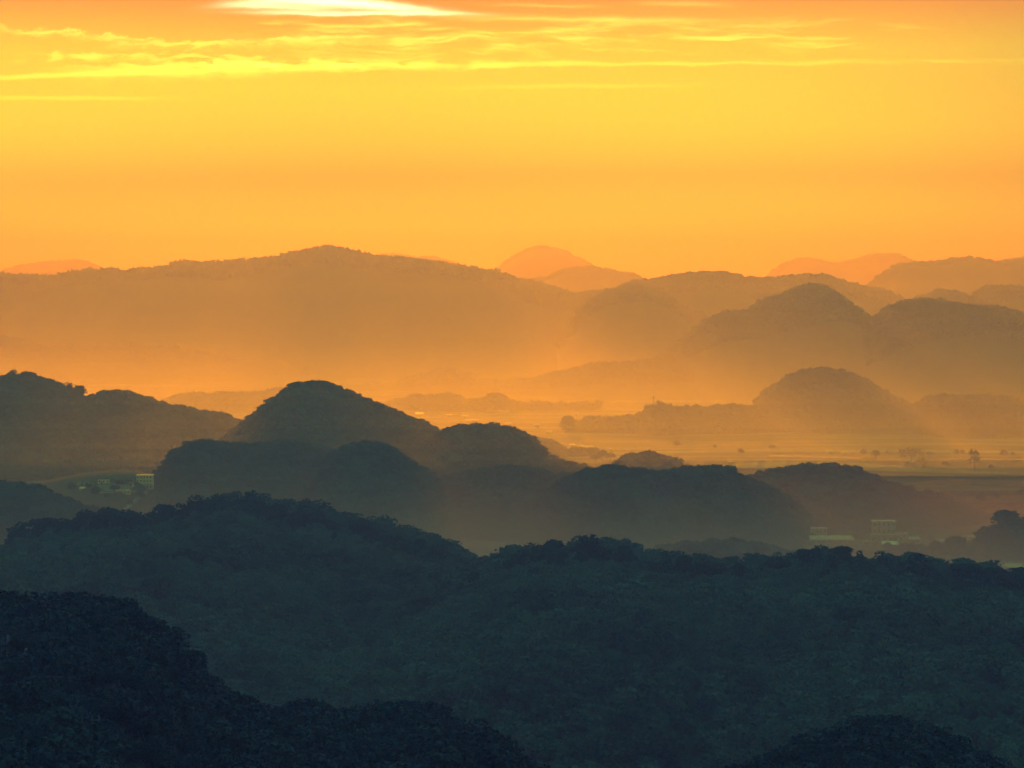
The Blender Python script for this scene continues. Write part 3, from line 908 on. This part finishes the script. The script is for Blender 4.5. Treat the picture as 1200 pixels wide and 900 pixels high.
plain_tree(1026, 540, 524, "tall", 1.0, "compact round tree alone on the plain, nearest to the hill slope")
plain_tree(1058, 541, 526, "sparse", 1.0, "slender tree beside the spreading tree on the plain")
plain_tree(1069, 541, 524, "sparse", 1.6, "spreading thin-crowned tree on the plain between two small trees")
plain_tree(1080, 545, 536, "fat", 1.2, "low bush on the plain in front of the spreading tree")
plain_tree(1142, 551, 525, "sparse", 0.9, "tall thin tree with a long bare trunk on the plain")
plain_tree(1107, 548, 540, "fat", 1.0, "small shrub on the plain between the spreading tree and the thin tree")
plain_tree(1161, 551, 544, "fat", 1.0, "small shrub beside the tall thin tree on the plain")
plain_tree(706, 540, 524, "tall", 1.3, "upright tree on the plain above the small wooded dome")
plain_tree(715, 541, 530, "fat", 1.3, "low broad tree next to the upright one above the small wooded dome")
plain_tree(698, 542, 532, "fat", 1.4, "low bushy tree on the plain before the upright tree")
for px, top in ((744, 483), (752, 485), (757, 483)):
    p = at_pixel("f8b", px, -0.3)
    z = float(at(px, top, p[1])[2])
    tree(p, z - p[2], "spire", "slim dark conifer in the short row below the thin mast", "three slim conifers in a row", 0.8)
for px, base, top, kd, w in ((1012, 534, 527, "fat", 1.4), (1040, 533, 526, "tall", 1.0), (1090, 536, 529, "fat", 1.5), (1121, 534, 527, "fat", 1.2), (1128, 534, 525, "tall", 1.0), (1176, 537, 528, "fat", 1.3), (1188, 536, 530, "fat", 1.5),
                             (905, 528, 521, "fat", 1.5), (868, 533, 526, "fat", 1.3), (838, 527, 520, "tall", 1.1), (792, 525, 517, "fat", 1.4), (1150, 590, 580, "fat", 1.5), (1168, 588, 577, "tall", 1.1), (1196, 583, 573, "fat", 1.2)):
    plain_tree(px, base, top, kd, w, "small hazy tree scattered over the golden plain", "small trees scattered over the plain")
plain_tree(690, 497, 486, "fat", 1.4, "round hazy tree at the end of the yellow field strip")
plain_tree(663, 507, 488, "fat", 1.2, "hazy tree before the yellow field strip, by the far settlement")


def flat_patch(name, outline, material, kind="structure", lift=0.012):
    """A level field or path from picture points on the plain."""
    pts = []
    for px, py in outline:
        Y = ground_y(py)
        x, _, _ = at(px, py, Y)
        pts.append((float(x), Y, lift))
    me = bpy.data.meshes.new(name)
    me.from_pydata(pts, [], [tuple(range(len(pts)))])
    me.update()
    me.materials.append(material)
    return tag(link(name, me), kind=kind)


def flood_material():
    m, g, b = new_mat("flooded_field", 0.2, 0.5)
    geo = m.node_tree.nodes.new("ShaderNodeNewGeometry")
    b.inputs['Base Color'].default_value = (0.10, 0.08, 0.05, 1)
    bump = m.node_tree.nodes.new("ShaderNodeBump")
    bump.inputs['Strength'].default_value = 0.15
    g.put(bump.inputs['Height'], g.noise(geo.outputs['Position'], 0.3, 2))
    m.node_tree.links.new(bump.outputs[0], b.inputs['Normal'])
    return m


FLOOD = flood_material()
STUBBLE = noisy("straw_stubble", (0.36, 0.27, 0.13), (0.50, 0.39, 0.20), 0.03, 0.9, 0.1, 4, (0.2, 1, 1))
GREENF = noisy("green_field", (0.12, 0.13, 0.04), (0.22, 0.21, 0.06), 0.02)
flat_patch("water", [(1060, 567), (1090, 563), (1120, 561.5), (1160, 562.5), (1210, 563), (1320, 564), (1320, 573), (1210, 571), (1150, 568.5), (1100, 568)], FLOOD)
flat_patch("water", [(1104, 561), (1110, 559.8), (1122, 560.3), (1116, 561.2)], FLOOD)
flat_patch("water", [(900, 533), (960, 534), (1010, 536.5), (1010, 538), (950, 536), (900, 535)], FLOOD)
flat_patch("water", [(1020, 545), (1050, 545.3), (1052, 546.6), (1020, 546.2)], FLOOD)
flat_patch("water", [(1110, 537), (1200, 538), (1280, 538), (1280, 539.5), (1200, 539.4), (1110, 538)], FLOOD)
flat_patch("water", [(676, 522), (696, 522.3), (696, 523.4), (676, 523)], FLOOD)
flat_patch("field", [(840, 545), (900, 541), (1000, 541.5), (1100, 550), (1180, 553), (1180, 556), (1060, 553), (960, 549), (860, 549)], STUBBLE, lift=0.008)
flat_patch("field", [(760, 529), (900, 526), (1060, 527), (1260, 529), (1260, 532), (1060, 530), (900, 529.5), (760, 532)], STUBBLE, lift=0.008)
flat_patch("field", [(1090, 585), (1180, 580), (1330, 580), (1330, 584), (1200, 585), (1120, 588)], STUBBLE, lift=0.008)
flat_patch("field", [(664, 490), (690, 488), (730, 489), (745, 490.5), (700, 491.5), (670, 491.5)], GREENF, lift=0.008)


def draped(name, outline, material, on, n=26, m=6, lift=0.25):
    """A strip of ground (two picture polylines, near and far edge) laid on a hill's face."""
    H = HILLS[on]
    A, B = np.array(outline[0], float), np.array(outline[1], float)
    ta, tb = np.linspace(0, 1, len(A)), np.linspace(0, 1, len(B))
    v = []
    for i in range(n):
        u = i / (n - 1)
        a_ = np.array([np.interp(u, ta, A[:, 0]), np.interp(u, ta, A[:, 1])])
        b_ = np.array([np.interp(u, tb, B[:, 0]), np.interp(u, tb, B[:, 1])])
        for j in range(m):
            q = a_ + (b_ - a_) * j / (m - 1)
            p = H.hit(q[0], q[1])
            v.append(p + np.array([0, 0, lift]))
    f = [(i * m + j, (i + 1) * m + j, (i + 1) * m + j + 1, i * m + j + 1) for i in range(n - 1) for j in range(m - 1)]
    return tag(link(name, mesh_from(name, np.array(v), np.array(f), material, True)), kind="structure")


draped("path", ([(140, 601), (153, 590), (163, 580), (176, 575)], [(146, 601), (160, 590), (170, 580), (180, 574)]), PATH, "m7", lift=0.30)
draped("path", ([(116, 579), (160, 578)], [(116, 577.5), (160, 576.5)]), PATH, "m7", lift=0.38)
draped("field", ([(108, 577), (150, 576)], [(116, 568), (160, 569)]), noisy("bare_soil", (0.20, 0.15, 0.11), (0.30, 0.23, 0.17), 0.06), "m7", lift=0.18)
for px, py, h, k, lab in ((134, 579, 8, "fat", "dark round tree under the village's bare soil"), (140, 571, 6, "fat", "small tree between the village houses"), (112, 583, 8, "fat", "bushy tree below the village's thin outer end"),
                          (126, 587, 8, "tall", "upright tree below the village path"), (152, 596, 7, "fat", "tree where the village path drops behind the near ridge"), (165, 588, 8, "fat", "tree on the outer bend of the village path"),
                          (104, 574, 6, "tall", "small tree between the outer village houses and the lone hut"), (84, 578, 8, "fat", "tree beyond the outermost village house")):
    q = HILLS["m7"].hit(px, py)
    if q is not None:
        tree(q, h, k, lab, None, 1.2)

# ------------------------------------------------------------------ buildings
def house(px, base, wpx, hpx, label, group=None, roof="flat", wall=PLASTER, roofm=ROOF_PALE, cols=3, rows=1, depth=9.0,
          name="house", cat="house", turn=0.0, parts=True, shed=None, door=True, on=None):
    Y, z0 = ground_y(base), 0.0
    if on:
        q = HILLS[on].hit(px, base)
        Y, z0 = q[1], q[2]
    x, _, _ = at(px, base, Y)
    k = Y / F
    w, h = wpx * k, hpx * k
    root = bpy.data.objects.new(name, None)
    root.location = (float(x), Y, z0 - 0.6)
    root.rotation_euler = (0, 0, R(turn))
    COL.objects.link(root)
    tag(root, label, cat, group)
    hw = h if roof == "flat" else h * 0.62
    hw += 0.6
    MB().box(-w / 2, w / 2, 0, depth, -0.5, hw).build("wall", wall, root)
    if roof == "flat":
        m = MB()
        m.box(-w / 2 - 0.5, w / 2 + 0.5, -0.5, depth + 0.5, hw + 0.003, hw + 0.35)
        m.build("roof", roofm, root)
    elif roof == "gable":
        MB().gable(-w / 2 - 0.6, w / 2 + 0.6, -0.7, depth + 0.7, hw + 0.26, h + 0.86).build("roof", roofm, root)
    else:                                        # a single sheet sloping down towards the eye
        m = MB()
        s = h * 0.38 if parts else depth * 0.031
        m.poly([(-w / 2 - 0.6, -0.8, hw + 0.01), (w / 2 + 0.6, -0.8, hw + 0.01), (w / 2 + 0.6, depth + 0.6, hw + s), (-w / 2 - 0.6, depth + 0.6, hw + s),
                (-w / 2 - 0.6, -0.8, hw + 0.2), (w / 2 + 0.6, -0.8, hw + 0.2), (w / 2 + 0.6, depth + 0.6, hw + s + 0.2), (-w / 2 - 0.6, depth + 0.6, hw + s + 0.2)],
               [(3, 2, 1, 0), (4, 5, 6, 7), (0, 1, 5, 4), (1, 2, 6, 5), (2, 3, 7, 6), (3, 0, 4, 7)])
        m.build("roof", roofm, root)
    if parts:
        fh = hw / rows
        for r_ in range(rows):
            for c in range(cols):
                xc = (c + 0.5) / cols * w - w / 2
                zw = r_ * fh + fh * 0.4
                ww = min(1.15, w / cols * 0.45)
                fr = MB().box(xc - ww / 2 - 0.12, xc + ww / 2 + 0.12, -0.10, 0.05, zw - 0.12, zw + fh * 0.32 + 0.12)
                fo = fr.build("window", wall if wall is not PLASTER else CONCRETE, root)
                MB().box(xc - ww / 2, xc + ww / 2, -0.14, -0.103, zw, zw + fh * 0.32).build("pane", DARK_GLASS, fo)
        if door:
            xd = w * 0.5 / cols - w / 2 + w / cols / 2
            MB().box(xd - 0.6, xd + 0.6, -0.07, 0.05, 0.0, 2.3).build("door", BARK, root)
    return root


FG = "pale buildings below the long sloping hill"
house(972, 637.5, 56, 8, "long low pale hall with a flat roof ending in a taper", None, "shed", CONCRETE, ROOF_PALE, 9, 1, 14, "building", "building")
house(960, 634, 19, 14.5, "pale upper block rising from one end of the long low hall", None, "flat", CONCRETE, ROOF_PALE, 4, 2, 10, "building", "building")
house(999, 631, 24, 15, "faint square concrete block between the long hall and the tall block", None, "flat", BRICK, ROOF_TILE, 5, 2, 10, "building", "building")
house(1036, 634, 27, 23, "tallest pale concrete block, with a bright flat roof edge", None, "flat", CONCRETE, ROOF_PALE, 5, 3, 12, "building", "building")
house(1036.5, 637, 33, 10, "low annex with a pale canopy in front of the tallest block", None, "flat", CONCRETE, ROOF_PALE, 5, 1, 6, "building", "building")
house(1056, 632, 13, 7, "small flat-roofed house beside the tallest block", None, "flat", PLASTER, ROOF_PALE, 2, 1, 8)
house(1043.5, 643, 17, 7.5, "low shed with the brightest sunlit sheet roof, in front of the tallest block", None, "shed", BRICK, ROOF_SHINY, 3, 1, 8, "shed", "shed")
house(1016, 639, 9, 5, "tiny flat-roofed hut between the bright shed and the long hall", None, "flat", PLASTER, ROOF_PALE, 2, 1, 5, "hut", "hut")
house(1072, 636, 12, 6, "plain pale wall-like shed past the bright shed roof", None, "shed", CONCRETE, ROOF_PALE, 3, 1, 6, "shed", "shed")
house(1080, 630, 9, 6, "dim small house behind the lamp post", None, "gable", CONCRETE, ROOF_TILE, 2, 1, 7)
house(927, 632, 11, 5, "dim low house at the wooded end of the long low hall", None, "gable", PLASTER, ROOF_TILE, 3, 1, 7)
house(1102, 637.5, 12, 5, "low pale house beside the double-headed tree on the plain", None, "gable", PLASTER, ROOF_PALE, 3, 1, 7)
house(1139, 632, 9, 4, "small pale hut between the double-headed tree and the knoll", None, "shed", PLASTER, ROOF_PALE, 2, 1, 6, "hut", "hut")
house(1188, 668, 22, 6, "low grey building half hidden behind the falling end of the near ridge", None, "shed", CONCRETE, ROOF_PALE, 4, 1, 9, "building", "building")

house(121.5, 567, 14, 8, "white gabled house at the near end of the hillside village", None, "gable", PLASTER, ROOF_TILE, 3, 1, 9, turn=8, on="m7")
house(169, 570, 19, 12.5, "large pale three-storey village building at the foot of the dark hill", None, "flat", PLASTER, ROOF_PALE, 5, 3, 10, "building", "building", on="m7")
house(170.5, 572.5, 17, 4, "low pale terrace building at the foot of the large village building", None, "flat", CONCRETE, ROOF_PALE, 4, 1, 5, "building", "building", on="m7")
house(139, 566, 13, 7, "brown brick house in the village between white house and large building", None, "gable", BRICK, ROOF_TILE, 3, 1, 9, on="m7")
house(151, 565, 11, 7, "brown gabled house next to the large village building", None, "gable", BRICK, ROOF_TILE, 2, 1, 9, on="m7")
house(133, 572, 9, 5, "low brown shed below the white gabled house", None, "shed", BRICK, ROOF_TILE, 2, 1, 6, "shed", "shed", on="m7")
house(153, 569.5, 6, 4, "small white cottage before the brown gabled house in the village", None, "gable", PLASTER, ROOF_TILE, 2, 1, 6, on="m7")
house(144, 579, 17, 3.5, "long low tan shed along the village path", None, "flat", CONCRETE, ROOF_PALE, 4, 1, 5, "shed", "shed", on="m7")
house(149.3, 577.2, 1.8, 3.2, "tiny bright white hut standing by the village path", None, "flat", PLASTER, ROOF_SHINY, 1, 1, 1.5, "hut", "hut", door=False, on="m7")
house(101, 568, 6, 5, "pale little house, middle of three at the village's thin outer end", None, "gable", PLASTER, ROOF_TILE, 2, 1, 6, on="m7")
house(93, 569, 4.5, 5, "pale narrow house, outermost of the whole village", None, "gable", PLASTER, ROOF_TILE, 1, 1, 5, on="m7")
house(107, 569, 5, 4, "dim little house, innermost of three at the village's thin outer end", None, "gable", CONCRETE, ROOF_TILE, 2, 1, 6, on="m7")
house(96, 575, 5, 3.5, "lone yellowish hut below the village's outer end", None, "shed", CONCRETE, ROOF_PALE, 1, 1, 5, "hut", "hut", on="m7")
house(117, 576, 9, 4, "brown shed beside the bare soil under the village", None, "shed", BRICK, ROOF_TILE, 2, 1, 6, "shed", "shed", on="m7")

# far settlement: each a few pixels, walls and roof only
for i, (px, base, w, h, lab, rf) in enumerate([
        (590, 484.5, 15, 5, "long shed with the brightest golden glinting roof of the far settlement", ROOF_SHINY),
        (647.5, 477.5, 9, 4.5, "shed with a short golden glinting roof near the end of the far settlement", ROOF_SHINY),
        (528.5, 473, 6, 4, "small pale-roofed house high among the far settlement's first trees", ROOF_SHINY),
        (613, 473, 11, 4, "faint long roof between the two golden glinting roofs", ROOF_PALE),
        (604, 476, 3, 3, "tiny white house under the faint long roof of the far settlement", ROOF_PALE),
        (491.5, 487, 9, 4, "pale roof at the near edge of the far settlement by the big cone", ROOF_PALE),
        (525.5, 488, 7, 3, "dim roof second along the lowest row of the far settlement", ROOF_PALE),
        (545, 489, 6, 3, "dim small roof third along the lowest row of the far settlement", ROOF_PALE),
        (553, 495, 14, 4, "long pale roof just above the lumpy hill's trees", ROOF_PALE),
        (596, 498, 5, 3, "little pale roof above the lumpy hill, below the golden roof", ROOF_PALE),
        (629, 500, 5, 3.5, "little white house alone below the short golden roof", ROOF_PALE),
        (643, 508, 7, 3.5, "pale roof near the hazy tree by the yellow field", ROOF_PALE),
        (675, 486.5, 3, 4, "tiny bright house at the start of the yellow field strip", ROOF_SHINY),
        (711, 491.5, 3, 3, "tiny bright house at the end of the yellow field strip", ROOF_SHINY),
        (671, 524, 6, 4, "pale shed above the small hazy hill, first of the shed pair", ROOF_SHINY),
        (687, 525.5, 16, 3.5, "long bright roof on the plain above the saddle of the hills", ROOF_SHINY),
        (716, 529, 3, 4, "tiny white house beside the upright tree on the plain", ROOF_PALE),
        (1083, 483, 8, 4, "pale roof in the gap between the dome-shaped hill and the next wood", ROOF_SHINY),
        (972, 478, 7, 4, "dim roof half way up the foot of the dome-shaped hill", ROOF_PALE),
        (935, 492, 6, 3, "dim pale roof low before the dome-shaped hill", ROOF_PALE),
        (973, 531, 6, 3, "pale hut on the plain, first of two below the dome-shaped hill", ROOF_PALE),
        (990, 532, 7, 3, "pale hut on the plain, second of two below the dome-shaped hill", ROOF_PALE),
        (856, 544, 4, 4, "tiny white hut on the plain above the dip in the dark hills", ROOF_PALE),
        (1185, 500, 9, 5, "dim pale house among the trees past the dome-shaped hill", ROOF_PALE),
        (1067, 543, 8, 3.5, "pale hut under the spreading thin-crowned tree", ROOF_PALE)]):
    house(px, base, w, h, lab, "houses of the far settlement", "shed", PLASTER if i % 2 else CONCRETE, rf, depth=8 + (i % 3) * 2, parts=False)


# ------------------------------------------------------------------ masts
def mast(x, y, z, h, r, label, platform=True, name="mast"):
    root = bpy.data.objects.new(name, None)
    root.location = (x, y, z)
    COL.objects.link(root)
    tag(root, label, "mast")
    m = MB()
    for sx, sy in ((-1, -1), (1, -1), (1, 1), (-1, 1)):
        m.tube((sx * r, sy * r, 0), (sx * r * 0.35, sy * r * 0.35, h), 0.22, 0.14, 5)
    n = 7
    for i in range(n):
        z0, z1 = h * i / n, h * (i + 1) / n
        k0, k1 = r * (1 - 0.65 * i / n), r * (1 - 0.65 * (i + 1) / n)
        for a, b in (((-1, -1), (1, -1)), ((1, -1), (1, 1)), ((1, 1), (-1, 1)), ((-1, 1), (-1, -1))):
            m.tube((a[0] * k0, a[1] * k0, z0), (b[0] * k1, b[1] * k1, z1), 0.08, 0.08, 4)
            m.tube((a[0] * k1, a[1] * k1, z1), (b[0] * k1, b[1] * k1, z1), 0.08, 0.08, 4)
    m.build("lattice", METAL, root)
    if platform:
        m = MB()
        for i in range(6):
            t = i * math.pi / 3
            m.box(math.cos(t) * r - 0.25, math.cos(t) * r + 0.25, math.sin(t) * r - 0.25, math.sin(t) * r + 0.25, h - 3.2, h - 0.4)
        m.box(-r, r, -r, r, h - 3.6, h - 3.3)
        m.build("antenna", METAL, root)
    return root


p = at_pixel("f8b", 769, 0.3)
mast(p[0], p[1], p[2] - 1, float(at(769, 464, p[1])[2]) - p[2] + 1, 0.9, "thin lattice mast rising from the tree belt beyond the plain")
p = at_pixel("f1a", 89, 0.0)
mast(p[0], p[1], p[2] - 2, float(at(89, 293, p[1])[2]) - p[2] + 2, 2.2, "tiny antenna tower on top of the farthest pale hill")
p = HILLS["m1"].hit(232, 522)
if p is not None:
    mast(p[0], p[1], p[2] - 1, float(at(232, 492, p[1])[2]) - p[2] + 1, 0.6, "hair-thin mast on the lower slope of the twin-peaked karst hill", False)
Y = ground_y(640)
x = float(at(1090.5, 640, Y)[0])
root = bpy.data.objects.new("lamp_post", None)
root.location = (x, Y, -0.6)
COL.objects.link(root)
tag(root, "dark lamp post with a bulky head standing among the pale buildings", "lamp post")
MB().tube((0, 0, 0), (0, 0, 8.4), 0.22, 0.14).build("pole", METAL, root)
MB().box(-0.9, 0.9, -0.4, 0.4, 8.0, 9.6).build("lamp_head", METAL, root)

# ------------------------------------------------------------------ added cloud deck, out of view above the frame
def shade_cloud():
    """A flat unseen cloud, added to keep the sun off the near hills and air."""
    xs = np.linspace(-7500, 2600, 120)
    ys = np.linspace(SHADE_CLOUD_Y0, SHADE_CLOUD_Y1, 60)
    X, Y = np.meshgrid(xs, ys, indexing='ij')
    s = np.linspace(0, 1, 60)[None, :]
    q = np.linspace(0, 1, 120)[:, None]
    edge = np.clip(np.minimum(s, 1 - s) * 9, 0, 1) * np.clip(np.minimum(q, 1 - q) * 12, 0, 1)
    edge = np.sqrt(edge)
    Y = Y + fbm(X / 900, Y / 3000, 71, 4) * 120 * np.abs(s * 2 - 1) - np.where(X < -2450, 0.7, 0.2) * np.clip(X + 2450, -500, 1100) * s
    top = SHADE_CLOUD_Z + edge * (10 + 16 * np.abs(fbm(X / 500, Y / 900, 72, 4)))
    bot = SHADE_CLOUD_Z - edge * (6 + 8 * np.abs(fbm(X / 700, Y / 900, 73, 3)))
    nu, nv = X.shape
    v = np.concatenate([np.stack([X, Y, top], -1).reshape(-1, 3), np.stack([X, Y, bot], -1).reshape(-1, 3)])
    i, j = np.meshgrid(np.arange(nu - 1), np.arange(nv - 1), indexing='ij')
    a = (i * nv + j).ravel()
    f1 = np.stack([a, a + nv, a + nv + 1, a + 1], -1)
    f2 = f1[:, ::-1] + nu * nv
    m = noisy("shade_cloud_white", (0.75, 0.75, 0.75), (0.85, 0.85, 0.85), 0.001, 1.0, 0.0)
    o = link("cloud", mesh_from("cloud", v, np.concatenate([f1, f2]), m, True))  # sun blocker, added only to shade the near hills
    tag(o, "flat bank of cloud added unseen above the picture to shade the near hills", "cloud", None, "stuff")


SHADE_CLOUD_Z, SHADE_CLOUD_Y0, SHADE_CLOUD_Y1 = 4000.0, 32200.0, 39190.0
shade_cloud()


# ------------------------------------------------------------------ haze
def volume_box(name, x0, x1, y0, y1, z0, z1, color, density, g_, absorb=(1, 1, 1)):
    m = bpy.data.materials.new(name)
    m.use_nodes = True
    nt = m.node_tree
    nt.nodes.remove(nt.nodes["Principled BSDF"])
    v = nt.nodes.new("ShaderNodeVolumePrincipled")
    v.inputs['Color'].default_value = tuple(color) + (1,)
    v.inputs['Absorption Color'].default_value = tuple(absorb) + (1,)
    v.inputs['Density'].default_value = density
    v.inputs['Anisotropy'].default_value = g_
    nt.links.new(v.outputs[0], nt.nodes["Material Output"].inputs['Volume'])
    o = MB().box(x0, x1, y0, y1, z0, z1).build(name, m)
    return tag(o, kind="stuff")


volume_box("haze", -8050, 8050, -950, 17550, -9, 420, HAZE_COLOR, HAZE_DENSITY, HAZE_G, HAZE_ABSORB)
for zt, dn in MIST_LAYERS:
    volume_box("mist", -7900, 7900, 2610, 17400, -8, zt, MIST_COLOR, dn, HAZE_G)
for zt, dn in VALLEY_LAYERS:
    volume_box("valley_mist", -7880, 7880, 1500, 2600, -7, zt, VALLEY_COLOR, dn, 0.3, (0, 0, 0))
